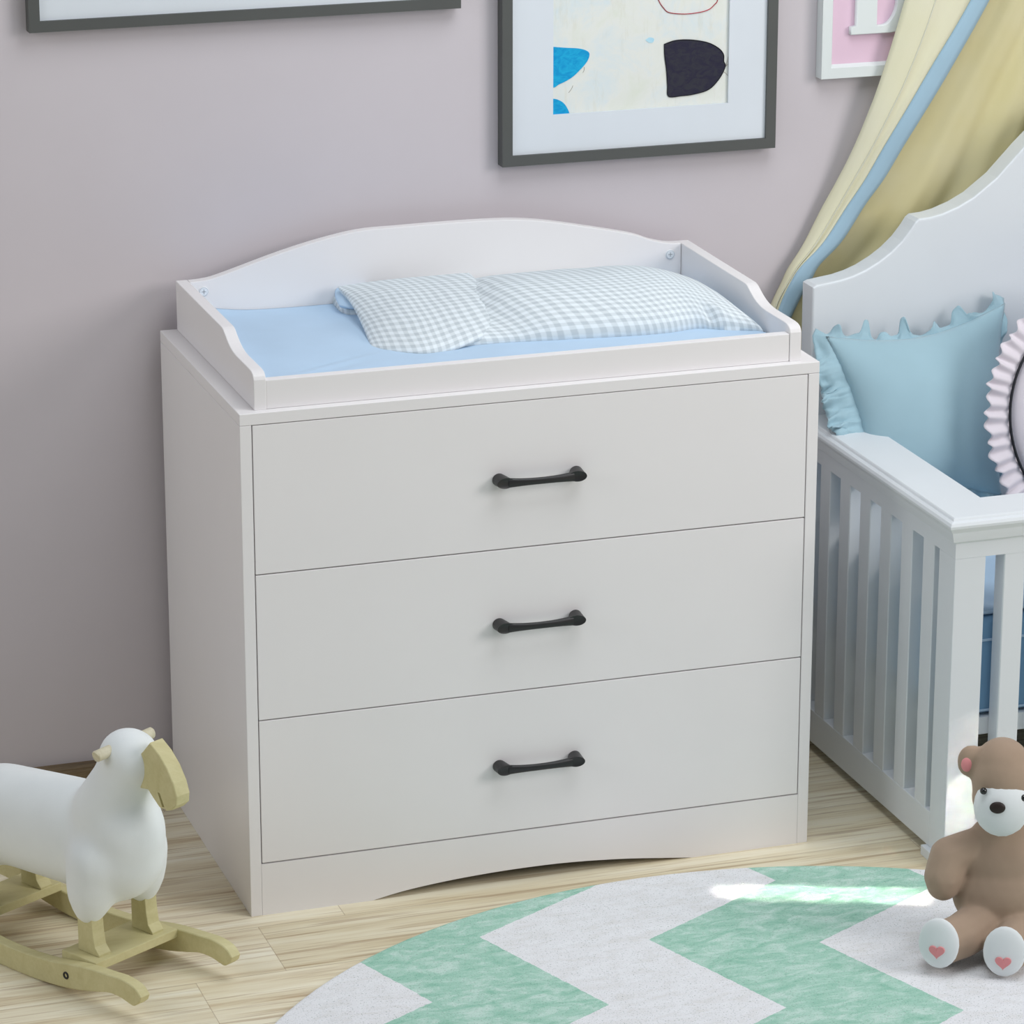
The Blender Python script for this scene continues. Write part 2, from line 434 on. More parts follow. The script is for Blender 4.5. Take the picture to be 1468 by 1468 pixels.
bm = bmesh.new(); bx(bm, .0393, .7607, .0135, .0290, H+.0002, .7335, .001, 2); fin('front_rail', bm, 'white', tr)
bm = bmesh.new(); bx(bm, .0393, .7607, .0290, BYF, H+.0002, H+.005); fin('base_panel', bm, 'white', tr)
for px, py in ((292, 418), (960.5, 364.5)):
    p = ony(px, py, BYF); bm = bmesh.new()
    tube(bm, [p+Vector((0, .0005, 0)), p+Vector((0, -.0009, 0)), p+Vector((0, -.0014, 0))], [.0068, .0068, .0058], 24)
    s = fin('screw_cap', bm, 'cap', tr)
    bm = bmesh.new()
    for a, b in (((-.0028, 0), (.0028, 0)), ((0, -.0028), (0, .0028))):
        bx(bm, p.x+min(a[0], b[0])-.0004, p.x+max(a[0], b[0])+.0004, p.y-.0016, p.y-.0010, p.z+min(a[1], b[1])-.0004, p.z+max(a[1], b[1])+.0004)
    tube(bm, [p+Vector((.0059*math.cos(t), -.0013, .0059*math.sin(t))) for t in [2*math.pi*k/24 for k in range(24)]], .00022, 5, True)
    fin('cross_slot', bm, 'groove', s)

# changing mat
MZ = .7195
def mat_top(u, v):
    x = .0400+u*(.7603-.0400); y = .0300+v*(.4160-.0300)
    e = min(u, 1-u, v, 1-v)
    z = MZ-.010*max(0, 1-min(u, 1-u)/.02)**2*.4-.001*max(0, 1-v/.03)**2
    z += .0015*noise.noise(Vector((x*7, y*7, 1)))
    # creases near the front left and a lifted back left corner
    d = (x-.155)*.45-(y-.105)*.9; al = (x-.155)*.9+(y-.105)*.45
    z += .0024*math.exp(-(d/.007)**2)*math.exp(-(al/.07)**2)-.0018*math.exp(-((d+.012)/.007)**2)*math.exp(-(al/.06)**2)
    z += .0016*math.exp(-((d-.03)/.009)**2)*math.exp(-((al+.02)/.06)**2)
    z += .010*math.exp(-((y-.416)/.020)**2)*math.exp(-((x-.04)/.055)**2)
    return Vector((x, y, z))
bm = bmesh.new()
V = sheet(bm, mat_top, 120, 70)
nu, nv = 120, 70
ring = [V[i][0] for i in range(nu+1)]+[V[nu][j] for j in range(1, nv+1)]+[V[i][nv] for i in range(nu-1, -1, -1)]+[V[0][j] for j in range(nv-1, 0, -1)]
low = [bm.verts.new((v.co.x, v.co.y, H+.0055)) for v in ring]
for i in range(len(ring)):
    j = (i+1) % len(ring); bm.faces.new((ring[i], low[i], low[j], ring[j]))
bm.faces.new(low)
mt = recentre(fin('changing_mat', bm, 'sheet', None, True), (.4, .22, H+.0055))
tag(mt, 'changing mat under a pale blue sheet lying inside the white tray', 'mat')

# ------------------------------------------------------------------ gingham quilt
def coons(front, back, left, right):
    """four edge curves of 3-D points (front/back run left to right, left/right run front to back)"""
    def ev(c, t):
        k = t*(len(c)-1); i = min(int(k), len(c)-2); return Vector(c[i]).lerp(Vector(c[i+1]), k-i)
    def f(u, v):
        a = ev(front, u).lerp(ev(back, u), v); b = ev(left, v).lerp(ev(right, v), u)
        c = Vector(front[0]).lerp(Vector(front[-1]), u).lerp(Vector(back[0]).lerp(Vector(back[-1]), u), v)
        return a+b-c
    return f
def pad(bm, f, hfun, under, size, rot=0, off=(0, 0), nu=90, nv=60, wr=.0012, seed=0):
    uvf0 = lambda u, v: (u*size[0], v*size[1])
    cr, sr = math.cos(rot), math.sin(rot)
    uvf = lambda u, v: (off[0]+cr*u*size[0]-sr*v*size[1], off[1]+sr*u*size[0]+cr*v*size[1])
    def top(u, v):
        p = f(u, v); h = hfun(u, v)
        e = min(1, 6*min(u, 1-u, v, 1-v))
        p.z += h+e*wr*noise.noise(Vector((p.x*22+seed, p.y*22, seed*3.1)))
        return p
    def bot(u, v):
        p = f(u, v); e = min(1, 8*min(u, 1-u, v, 1-v)); q = p.copy(); q.z = min(p.z, p.z*(1-e)+under*e); return q
    sheet(bm, top, nu, nv, uvf); sheet(bm, bot, nu, nv, uvf)
    bmesh.ops.remove_doubles(bm, verts=bm.verts[:], dist=.00003)
def S3(pts, n=24): return spline([tuple(p) for p in pts], n)
B0 = MZ-.0016
ql = thing('gingham_quilt', 'grey and white gingham quilt folded on the pale blue changing mat', 'quilt', (.47, .2, B0))
def bpt(px, py, dz=0): return onz(px, py, B0+dz)
# main body (right)
fr = S3([bpt(640, 500), bpt(722, 493), bpt(800, 490), bpt(900, 484), bpt(960, 479), bpt(1000, 473), bpt(1040, 475), bpt(1097, 476)])
BR = Vector((.700, .385, B0)); BL = Vector((.33, .405, B0))
bk = S3([BL, (.45, .412, B0), (.6, .412, B0), BR])
rt = S3([bpt(1097, 476), (.742, .14, B0+.003), (.737, .20, B0+.004), (.733, .28, B0+.004), BR])
lf = S3([bpt(640, 500), (.30, .25, B0), BL])
def h_main(u, v):
    a = max(0, math.sin(math.pi*u))**.36; b = max(0, math.sin(math.pi*v))**.52
    h = .054*min(1, a*1.12)*b
    h *= 1-.42*math.exp(-((u-.16)/.10)**2)                         # valley beside the fold
    h += .004*math.exp(-((u-.86)/.03)**2)*math.exp(-((v-.10)/.06)**2)-.006*math.exp(-((u-.80)/.03)**2)*math.exp(-((v-.06)/.06)**2)
    for k in range(5):                                               # gathers near the valley
        h += .0016*math.exp(-((v-.35-.13*k)/.03)**2)*math.exp(-((u-.2)/.08)**2)
    return max(h, 0)
bm = bmesh.new(); pad(bm, coons(fr, bk, lf, rt), h_main, B0-.001, (.47, .34), 0, (0, 0), 110, 70, .0016, 1)
fin('cover', bm, 'gingham', ql, True)
# folded over flap (left)
fr = S3([bpt(532, 499), bpt(560, 505), bpt(605, 509), bpt(640, 505), bpt(680, 491, .006), bpt(721, 471, .014)])
lf = S3([bpt(532, 499), bpt(517, 462, .010), bpt(500, 430, .022), bpt(484, 411, .030)])
rt = S3([bpt(721, 471, .014), bpt(708, 440, .028), bpt(694, 412, .036), bpt(672, 391, .042)])
bk = S3([bpt(484, 411, .030), bpt(540, 404, .034), bpt(600, 398, .036), bpt(672, 391, .042)])
def h_flap(u, v):
    return .024*(max(0, math.sin(math.pi*u))**.6)*(max(0, math.sin(math.pi*v))**.55)*(1.05-.55*v)
bm = bmesh.new(); pad(bm, coons(fr, bk, lf, rt), h_flap, B0-.001, (.205, .28), -.14, (.013, .004), 70, 70, .0014, 4)
fin('folded_flap', bm, 'gingham', ql, True)
# rolled under edge at the left
fr = S3([bpt(487, 447), bpt(500, 452), bpt(530, 452)], 10); bk = S3([bpt(477, 414, .006), bpt(500, 408, .010), bpt(530, 406, .010)], 10)
lf = S3([bpt(487, 447), bpt(474, 430, .002), bpt(477, 414, .006)], 10); rt = S3([bpt(530, 452), bpt(532, 430, .004), bpt(530, 406, .010)], 10)
bm = bmesh.new(); pad(bm, coons(fr, bk, lf, rt), lambda u, v: .013*(max(0, math.sin(math.pi*v))**.6)*min(1, u*4)**.5, B0-.001, (.06, .14), 0, (.004, .002), 24, 30, .0006, 9)
fin('rolled_edge', bm, 'gingham', ql, True)
bm = bmesh.new(); fr = S3([bpt(486, 438, .012), bpt(505, 442, .012), bpt(526, 440, .012)], 10); bk = S3([bpt(482, 412, .022), bpt(505, 408, .024), bpt(526, 406, .024)], 10)
lf = S3([bpt(486, 438, .012), bpt(480, 424, .017), bpt(482, 412, .022)], 10); rt = S3([bpt(526, 440, .012), bpt(527, 424, .017), bpt(526, 406, .024)], 10)
pad(bm, coons(fr, bk, lf, rt), lambda u, v: .005*(max(0, math.sin(math.pi*v))**.6)*min(1, u*4)**.5, B0+.008, (.06, .14), 0, (0, 0), 20, 20, .0004, 5)
fin('blue_lining', bm, 'sheet', ql, True)['label'] = 'pale blue lining showing in the fold'

# ------------------------------------------------------------------ pictures on the wall
def frame_ring(bm, x0, x1, z0, z1, b, yf, yb, bev=.0008):
    # mitred ring with square section
    o = [(x0, z0), (x1, z0), (x1, z1), (x0, z1)]; i = [(x0+b, z0+b), (x1-b, z0+b), (x1-b, z1-b), (x0+b, z1-b)]
    for k in range(4):
        j = (k+1) % 4
        prism(bm, [(o[k][0], yf, o[k][1]), (o[j][0], yf, o[j][1]), (i[j][0], yf, i[j][1]), (i[k][0], yf, i[k][1])], (0, yb-yf, 0))
    bmesh.ops.remove_doubles(bm, verts=bm.verts[:], dist=1e-6)
def panel(bm, x0, x1, z0, z1, yf, yb): bx(bm, x0, x1, yf, yb, z0, z1)
# large one at the left
p1 = thing('framed_picture', 'wide charcoal framed picture cut off by the top edge, hanging left of the dresser', 'picture', (.138, WALL, 1.118))
bm = bmesh.new(); frame_ring(bm, -.1645, .4388, 1.1177, 1.55, .0148, .440, WALL-.001); fin('frame', bm, 'charcoal', p1)
bm = bmesh.new(); panel(bm, -.1500, .4243, 1.1325, 1.535, .4455, .4580); fin('mat_board', bm, 'mat_board', p1)
# abstract one in the middle
p2 = thing('framed_picture', 'charcoal framed abstract print of blue and black shapes above the dresser', 'picture', (.706, WALL, .8897))
bm = bmesh.new(); frame_ring(bm, .4990, .9128, .8893, 1.44, .0150, .440, WALL-.001); fin('frame', bm, 'charcoal', p2)
bm = bmesh.new()
ox0, ox1, oz0, oz1 = .5756, .8405, .9583, 1.375
for a, b, c, d in ((.5138, .8980, .9040, oz0), (.5138, .8980, oz1, 1.4252), (.5138, ox0, oz0, oz1), (ox1, .8980, oz0, oz1)): panel(bm, a, b, c, d, .4450, .4485)
fin('mat_board', bm, 'mat_board', p2)
def art_mat():
    t = NT('painted_canvas', .8, .2); v = t.coords('Object', (1, 1, 1)); v2 = t.coords('Object', (3, 1, .6))
    n1 = t.noise(v, 14, 6, .65, .5); n2 = t.noise(v2, 40, 4, .6)
    c = t.ramp(n1, [(.3, lin((222, 226, 214))), (.5, lin((228, 230, 224))), (.7, lin((214, 226, 230)))])
    c = t.mix(t.math('MULTIPLY', t.ramp(n2, [(.3, (1, 1, 1, 1)), (.45, (0, 0, 0, 1))]), .25), c, lin((206, 204, 186)))
    return t.base(c).m
M['art'] = art_mat()
bm = bmesh.new(); panel(bm, ox0-.004, ox1+.004, oz0-.004, oz1+.004, .4492, .4520); art = fin('print', bm, 'art', p2)
def paint(name, rgb, dark):
    t = NT(name, .7, .25); v = t.coords('Object', (1, 1, 1.6)); n1 = t.noise(v, 60, 4, .6, 1.5)
    return t.base(t.ramp(n1, [(.4, lin(dark)), (.6, lin(rgb))])).m
M['p_blue'] = paint('blue_paint', (26, 172, 218), (8, 150, 208)); M['p_black'] = paint('black_paint', (50, 50, 60), (40, 38, 58)); M['p_red'] = paint('red_paint', (180, 40, 60), (150, 20, 40))
M['p_line'] = paint('dark_outline', (24, 24, 30), (18, 18, 24)); M['p_cyan'] = paint('pale_cyan_paint', (186, 222, 236), (170, 215, 235))
def A(px, py): p = ony(px, py, .4490); return (p.x, p.z)
def blot(name, pts, mat, lift=.0006, n=40, smooth=True):
    q = spline(pts+[pts[0]], n)[:-1] if smooth else pts
    q = [(min(max(x, ox0), ox1), max(z, oz0)) for x, z in q]
    bm = bmesh.new(); prism(bm, [(x, .4492-lift, z) for x, z in q], (0, lift, 0)); return fin(name, bm, mat, art)
def zz(x, y): return A(760+x*300/1468, y*300/1468)
blot('black_shape', [zz(*q) for q in ((940, 310), (1010, 285), (1100, 278), (1200, 288), (1270, 308), (1330, 345), (1357, 385), (1358, 430), (1368, 465), (1330, 545), (1255, 625), (1150, 660), (1060, 672), (970, 676), (962, 600), (955, 490), (942, 390))], 'p_black', .0006, 90)
bm = bmesh.new(); q = [zz(*q) for q in ((940, 310), (1010, 285), (1100, 278), (1200, 288), (1270, 308), (1330, 345), (1357, 385), (1358, 430), (1368, 465), (1330, 545), (1255, 625), (1150, 660), (1060, 672), (970, 676), (962, 600), (955, 490), (942, 390))]
tube(bm, [(x, .4484, z) for x, z in spline(q+[q[0]], 90)[:-1]], .0006, 5, True); fin('outline', bm, 'p_line', art)
blot('blue_shape', [zz(*q) for q in ((150, 328), (250, 335), (340, 340), (395, 355), (416, 380), (400, 430), (350, 490), (290, 545), (210, 588), (150, 596))], 'p_blue', .0006, 70)
blot('blue_shape', [zz(*q) for q in ((130, 694), (180, 695), (225, 715), (255, 750), (275, 800), (262, 850), (130, 850))], 'p_blue', .0006, 60)
blot('cyan_smudge', [zz(*q) for q in ((808, 280), (840, 262), (868, 272), (862, 296), (835, 300))], 'p_cyan', .0004, 30)
bm = bmesh.new(); q = [zz(*q) for q in ((880, -60), (905, 10), (935, 55), (975, 88), (1080, 98), (1180, 88), (1250, 68), (1290, 35), (1315, -10), (1300, -160), (1100, -220), (920, -170))]
tube(bm, [(x, .4486, z) for x, z in spline(q+[q[0]], 90)[:-1]], .0006, 5, True); fin('red_outline', bm, 'p_red', art)
# scribbles beside the shapes
M['pencil'] = plain('pencil_grey', (150, 140, 128), .8, .1)
for k, (a, b) in enumerate((((1355, 500), (1392, 540)), ((1368, 470), (1398, 430)), ((1375, 460), (1395, 330)), ((300, 600), (270, 650)), ((380, 470), (370, 510)))):
    bm = bmesh.new(); a_, b_ = zz(*a), zz(*b); mid = ((a_[0]+b_[0])/2+.001, (a_[1]+b_[1])/2)
    tube(bm, [(x, .4490, z) for x, z in spline([a_, mid, b_], 6)], .0003, 5); fin('pencil_line', bm, 'pencil', art)
# pink letter sign
p3 = thing('letter_plaque', 'white framed pink plaque with a raised white serif letter, partly behind the canopy', 'wall sign', (1.09, WALL, .9847))
bm = bmesh.new(); frame_ring(bm, .9822, 1.1500, .9845, 1.2700, .0150, .4405, WALL-.001)
# inner sloped lip
i0 = (.9972, 1.1350, .9995, 1.2550)
for (xa, za, xb, zb, nx, nz) in ((i0[0], i0[2], i0[1], i0[2], 0, 1), (i0[0], i0[3], i0[1], i0[3], 0, -1), (i0[0], i0[2], i0[0], i0[3], 1, 0), (i0[1], i0[2], i0[1], i0[3], -1, 0)):
    k = .0042
    P = [(xa, .4405, za), (xb, .4405, zb), (xb+nx*k+(0 if nx else -k), .449, zb+nz*k+(0 if nz else -k)), (xa+nx*k+(0 if nx else k), .449, za+nz*k+(0 if nz else k))]
    f = [bm.verts.new(p) for p in P]; g = [bm.verts.new((p[0], .4505, p[2])) for p in P]
    bm.faces.new(f); bm.faces.new((f[0], f[1], g[1], g[0])); bm.faces.new((f[2], f[3], g[3], g[2]))
fin('frame', bm, 'white_frame', p3)
bm = bmesh.new(); panel(bm, .9960, 1.1360, .9985, 1.2560, .4490, .4550); fin('pink_panel', bm, 'pink_panel', p3)['label'] = 'pale pink backing panel'
cu = bpy.data.curves.new('letter', 'CURVE'); cu.dimensions = '2D'; cu.fill_mode = 'BOTH'; cu.extrude = .0035; cu.bevel_depth = .0012; cu.bevel_resolution = 2
def ring2(pts):
    s = cu.splines.new('POLY'); s.points.add(len(pts)-1); s.use_cyclic_u = True
    for p, (x, z) in zip(s.points, pts): p.co = (x, z, 0, 1)
LX = 1.0275; LB = 1.0475; HT = .168
def arc(cx, cz, rx, rz, a0, a1, n=14): return [(cx+rx*math.cos(math.radians(a0+(a1-a0)*k/n)), cz+rz*math.sin(math.radians(a0+(a1-a0)*k/n))) for k in range(n+1)]
out = [(LX, LB), (LX+.055, LB)]+arc(LX+.062, LB+.047, .040, .047, -90, 80)+arc(LX+.058, LB+HT-.038, .034, .038, -75, 90)+[(LX, LB+HT), (LX, LB+HT-.007), (LX+.0085, LB+HT-.0085), (LX+.0085, LB+.0105), (LX, LB+.009)]
ring2(out)
ring2([(LX+.038, LB+.0095)]+arc(LX+.048, LB+.047, .0235, .0375, -90, 90)+[(LX+.038, LB+.0845)])
ring2([(LX+.038, LB+.094)]+arc(LX+.046, LB+.126, .0205, .032, -90, 90)+[(LX+.038, LB+.158)])
tob = bpy.data.objects.new('t', cu); C.objects.link(tob)
dg = bpy.context.evaluated_depsgraph_get(); dg.update()
me = bpy.data.meshes.new_from_object(tob.evaluated_get(dg)); bpy.data.objects.remove(tob)
me.transform(Matrix.Translation((0, .4445, 0)) @ Matrix.Rotation(math.radians(90), 4, 'X')); me.materials.clear()
o = link('letter', me, 'white_frame', p3); shift(o, p3); o['label'] = 'raised white serif letter'

# ------------------------------------------------------------------ crib
CX0, CX1, CYF, CYB = .940, 1.960, -.147, .353
RZ = .509
cb = thing('crib', 'white slatted crib with a scalloped headboard standing right of the dresser', 'crib', ((CX0+CX1)/2, .1, 0))
hb = [(CX0, .012), (CX0, .7005), (.9456, .7034), (.9846, .7085), (1.0030, .7130), (1.0214, .7196), (1.0430, .7310), (1.0612, .7434), (1.0780, .7585), (1.0908, .7742), (1.0980, .7850)]
hb1 = [(1.1035, .7895), (1.1220, .7908), (1.1397, .7943), (1.1650, .8030), (1.1897, .8154), (1.2252, .8417), (1.2656, .8832), (1.31, .925), (1.37, .957), (1.45, .968)]
half = hb+hb1; mir = [(2.9-x, z) for x, z in half[::-1]][1:]
bm = bmesh.new(); prism(bm, [(x, CYB, z) for x, z in half+mir], (0, .040, 0), .004, 3)
fin('headboard', bm, 'crib', cb)
# posts
for x in (CX0, CX1-.045):
    bm = bmesh.new(); bx(bm, x, x+.045, CYF+.0003, CYF+.050, .0145, .4478, .0012, 2); fin('post', bm, 'crib', cb)
    bm = bmesh.new(); bx(bm, x-.008, x+.053, CYF-.008, CYF+.058, 0, .0145, .0015, 2); fin('foot', bm, 'crib', cb)
# top rail with stepped moulding, mitred: three runs
prof = [(.0, .448), (.0, .470), (-.006, .474), (-.0085, .482), (-.010, .488), (-.0125, .4915), (-.0155, .4955), (-.0160, .4990), (-.0145, .5030), (-.0115, .5045), (-.0095, .5048), (-.0085, .5075), (-.0070, .5090)]
inw = .0645
def rail(path, name, flip=1):
    bm = bmesh.new(); b = bmesh.new(); rows = []
    full = prof+[(inw, .5090), (inw, .4850), (.020, .4850), (.020, .448)]
    for (x, y, nx, ny) in path: rows.append([b.verts.new((x+nx*d, y+ny*d, z)) for d, z in full])
    for A_, B_ in zip(rows, rows[1:]):
        for k in range(len(full)):
            j = (k+1) % len(full); b.faces.new((A_[k], A_[j], B_[j], B_[k]))
    b.faces.new(rows[0]); b.faces.new(rows[-1][::-1]); merge(bm, b)
    return fin(name, bm, 'crib', cb)
# left side rail, front rail, right side rail (mitres at the corners; nx, ny point inwards)
rail([(CX0, CYB-.0005, 1, 0), (CX0, CYF, 1, 1)], 'side_rail')
rail([(CX0, CYF, 1, 1), (CX1, CYF, -1, 1)], 'front_rail')
rail([(CX1, CYF, -1, 1), (CX1, CYB-.0005, -1, 0)], 'side_rail')
for x in (CX0, CX1-.020):
    bm = bmesh.new(); bx(bm, x, x+.020, CYF+.050, CYB-.0005, .0145, .0655, .0015, 2); fin('bottom_rail', bm, 'crib', cb)
bm = bmesh.new(); bx(bm, CX0+.045, CX1-.045, CYF+.004, CYF+.024, .0145, .0655, .0015, 2); fin('bottom_rail', bm, 'crib', cb)
y = -.0798
while y < .34:
    for x in (CX0+.0005, CX1-.0205):
        bm = bmesh.new(); bx(bm, x, x+.020, y, min(y+.0350, CYB-.001), .0645, .4490, .0012, 1); fin('slat', bm, 'crib', cb)
    y += .0707
x = 1.0128
while x < CX1-.06:
    bm = bmesh.new(); bx(bm, x, x+.0310, CYF+.0005, CYF+.0285, .0645, .4490, .0012, 1); fin('slat', bm, 'crib', cb)
    x += .0620
# mattress and sheet inside the crib
bm = bmesh.new(); bx(bm, CX0+.024, CX1-.024, CYF+.036, CYB-.004, .205, .345, .012, 4)
ms = recentre(fin('crib_mattress', bm, 'bedding', None, True), (1.45, .1, .205)); tag(ms, 'blue piped mattress seen through the slats of the white crib', 'mattress')
bm = bmesh.new()
for z in (.3140, .2120):
    a = CX0+.0235; b = CX1-.0235; c = CYF+.0355; d = CYB-.0045
    tube(bm, [(a+.01, c, z), (b-.01, c, z), (b, c+.01, z), (b, d-.01, z), (b-.01, d, z), (a+.01, d, z), (a, d-.01, z), (a, c+.01, z)], .002, 8, True)
o = fin('piping', bm, 'sheet', ms, True)
def fs(u, v):
    x = CX0+.028+u*(CX1-CX0-.056); y = CYF+.042+v*(CYB-CYF-.050)
    return Vector((x, y, .353+.004*noise.noise(Vector((x*6, y*6, 3)))+.003*math.sin(x*30+y*9)))
bm = bmesh.new(); sheet(bm, fs, 80, 40)
o = solid(recentre(fin('crib_sheet', bm, 'sheet', None, True), (1.45, .1, .349)), .006); tag(o, 'pale blue sheet spread over the crib mattress', 'sheet')
# support bars under the mattress
bm = bmesh.new()
for x in (CX0+.03, CX1-.05): bx(bm, x, x+.02, CYF+.052, CYB-.002, .175, .2045)
for k in range(9): bx(bm, CX0+.03+k*.116, CX0+.05+k*.116, CYF+.030, CYB-.002, .190, .2045)
bx(bm, CX0+.015, CX1-.015, CYF+.029, CYF+.045, .180, .2045)
fin('mattress_base', bm, 'crib', cb)

# ------------------------------------------------------------------ cushions in the crib
c1 = thing('ruffled_cushion', 'dusty blue satin square cushion with ruffled edges leaning on the headboard', 'cushion', (1.08, .26, .356))
TLc, TRc = ony(1184, 482, .315), ony(1441, 434, .330)
BRc, BLc = ony(1436, 712, .205), ony(1250, 738, .200)
N1 = ((TRc-BLc).cross(TLc-BRc)).normalized()
if N1.y > 0: N1 = -N1
def cquad(u, v):
    p = BLc.lerp(BRc, u).lerp(TLc.lerp(TRc, u), v)
    cen = (TLc+TRc+BLc+BRc)/4
    # concave edges
    ex = (.020 if u < .5 else .012)*math.sin(math.pi*v)*(1-2*u); ey = .026*math.sin(math.pi*u)*(1-2*v)
    R_ = (BRc-BLc).normalized(); U_ = (TLc-BLc).normalized()
    return p+R_*ex+U_*ey
def csurf(sgn):
    def f(u, v):
        p = cquad(u, v)
        s = (max(0, math.sin(math.pi*u))*max(0, math.sin(math.pi*v)))
        h = .056*s**.55
        h += .0015*noise.noise(p*14)*min(1, s*4)
        return p+N1*h*sgn*(1 if sgn > 0 else .55)
    return f
bm = bmesh.new(); sheet(bm, csurf(1), 60, 60); sheet(bm, csurf(-1), 60, 60); bmesh.ops.remove_doubles(bm, verts=bm.verts[:], dist=.00003)
fin('cover', bm, 'satin', c1, True)
# ruffle: a gathered strip round the four sides
def edge_pt(t):
    t = (t % 1)*4; k = int(t); f = t-k
    return [lambda f: cquad(f, 0), lambda f: cquad(1, f), lambda f: cquad(1-f, 1), lambda f: cquad(0, 1-f)][k](f), k, f
def outward(t):
    p, k, f = edge_pt(t); a, _, _ = edge_pt(t+.004); b, _, _ = edge_pt(t-.004)
    tg = (a-b).normalized(); o_ = tg.cross(N1)
    cen = (TLc+TRc+BLc+BRc)/4
    if o_.dot(p-cen) < 0: o_ = -o_
    return p, tg, o_.normalized()
random.seed(3)
NR = 640
amp = [(.6+.8*random.random()) for _ in range(40)]
def ruf(u, v):
    p, tg, od = outward(u)
    ph = u*22; k = int(ph) % 22; a = amp[k]
    wv = math.sin(2*math.pi*ph+1.2*math.sin(u*61)); wc = math.cos(2*math.pi*ph*1.0+.5)
    t_ = u % 1
    wid = .011+.007*noise.noise(Vector((u*40, 0, 2)))+.003*wv*a
    if .5 <= t_ < .75:
        f = (t_-.5)*4
        for fc, am_, sg in ((.03, .012, .03), (.27, .019, .028), (.40, .010, .04), (.585, .024, .030), (.68, .008, .02), (.80, .020, .022), (.95, .008, .03)):
            wid += am_*math.exp(-((f-fc)/sg)**4)
    if .75 <= t_: wid += .032*math.sin(math.pi*min(1, max(0, (t_-.74)*4.4)))**.5
    if .25 < t_ < .5: wid *= .7
    ls = math.sin(math.pi*min(1, max(0, (t_-.74)*4.4))) if t_ >= .75 else 0
    wid += ls*.008
    q = p+od*(wid*v-.004)+N1*(.0075*a*wv*v**1.1-.004*v)+tg*(.004*a*wc*v)
    q += (od*.003+N1*.003)*noise.noise(Vector((u*90, v*3, 5)))*v
    q += N1*(.014*ls*(noise.noise(Vector((u*120, v*2.2, 7)))+.5*noise.noise(Vector((u*210, v*5, 1))))*v)+tg*(.010*ls*noise.noise(Vector((u*100, v*3, 11)))*v)
    return q
bm = bmesh.new(); sheet(bm, ruf, NR, 9, None, True)
o = solid(fin('ruffle', bm, 'satin', c1, True), .0012)
# second cushion ruffle piece: the tie at the left top corner
c2 = thing('round_cushion', 'round blush white cushion with pleated frill and black piping, cut off at the right', 'cushion', (1.33, .17, .356))
cc = ony(1590, 597, .150); up2 = Vector((0, .30, .954)).normalized(); r2 = Vector((1, .02, 0)).normalized(); n2 = r2.cross(up2).normalized()
if n2.y > 0: n2 = -n2
K = .184
def disc(sgn):
    def f(u, v):
        a = 2*math.pi*u; r = .160*v; h = .045*(1-v**2.4)**.6 if v < 1 else 0
        q = cc+(r2*math.cos(a)+up2*math.sin(a))*r+n2*(h*sgn*(1 if sgn > 0 else .6)); q.z = max(q.z, .364); return q
    return f
bm = bmesh.new(); sheet(bm, disc(1), 96, 20, None, True); sheet(bm, disc(-1), 96, 20, None, True); bmesh.ops.remove_doubles(bm, verts=bm.verts[:], dist=.00003)
fin('cover', bm, 'pinkwhite', c2, True)
def frill(u, v):
    a = 2*math.pi*u; ph = a*60+.5*math.sin(a*7)
    w = math.sin(ph)
    r = .161+.033*v+.0025*v*math.cos(ph+.6)+.002*v*math.sin(a*23)
    aa = a+.010*v*math.sin(ph*.5)
    q = cc+(r2*math.cos(aa)+up2*math.sin(aa))*r+n2*(.0046*w*(.25+.75*v)-.004*v+.004)
    q.z = max(q.z, .362); return q
bm = bmesh.new(); sheet(bm, frill, 60*12, 8, None, True)
solid(fin('pleated_frill', bm, 'pinkwhite', c2, True), .0012)
bm = bmesh.new(); tube(bm, [cc+(r2*math.cos(a)+up2*math.sin(a))*.1615+n2*.0085 for a in [2*math.pi*k/120 for k in range(120)]], .0021, 8, True)
fin('piping', bm, 'piping', c2, True)['label'] = 'black piping'

# ------------------------------------------------------------------ canopy
cn = thing('bed_canopy', 'pale yellow voile canopy with blue ribbon edge draped behind the crib headboard', 'canopy', (1.2, .43, .5))
# outer silhouette, hem line, ribbon left, ribbon right as (picture x, picture y) rows from top to bottom
rows = [  # y, silhouette, crease1, crease2, ribbonL, ribbonR
    (-420, 1420, 1470, 1530, 1600, 1632),
    (-200, 1352, 1398, 1445, 1500, 1530),
    (0, 1297, 1343, 1378, 1397, 1425),
    (108, 1264, 1303, 1322, 1332, 1363),
    (165, 1243, 1276, 1290, 1298, 1328),
    (217, 1221, 1249, 1260, 1266, 1295),
    (262, 1198, 1223, 1234, 1240, 1268),
    (300, 1177, 1201, 1210, 1214, 1240),
    (351, 1151, 1170, 1177, 1180, 1207),
    (384, 1130, 1144, 1147, 1148, 1175),
    (405, 1120, 1131, 1133, 1134, 1163),
    (432, 1107, 1116, 1119, 1121, 1147),
    (470, 1092, 1103, 1106, 1108, 1130),
    (540, 1070, 1082, 1085, 1087, 1108),
]
g = spline(rows, 90)
def dep(k, row):      # depth of each column
    return (.452, .432, .440, .428, .421)[k]
def wp(px, py, Y):
    t = min(1, max(0, (330-py)/200)); Y -= .018*t*t*(3-2*t)
    p = ony(px, py, Y); return p
bm = bmesh.new(); VV = []
cols = [0, .2, .45, .7, 1.0, 1.25, 1.5, 1.75, 2.0, 2.5, 3.0]
for row in g:
    y = row[0]; L = []
    for c in cols:
        k = min(int(c), 2); f = c-k
        px = row[1+k]*(1-f)+row[2+k]*f
        Y = dep(k, 0)*(1-f)+dep(k+1, 0)*f
        if k == 0: Y = .446-.014*math.sin(math.pi/2*f)
        if k == 1: Y = .432+.003*math.sin(math.pi*f)+(-.003)*f
        if k == 2: Y = .429
        yy = y+(px-row[1])*-.10
        L.append(bm.verts.new(wp(px, yy, Y)))
    VV.append(L)
for a, b in zip(VV, VV[1:]):
    for i in range(len(cols)-1): bm.faces.new((a[i], a[i+1], b[i+1], b[i]))
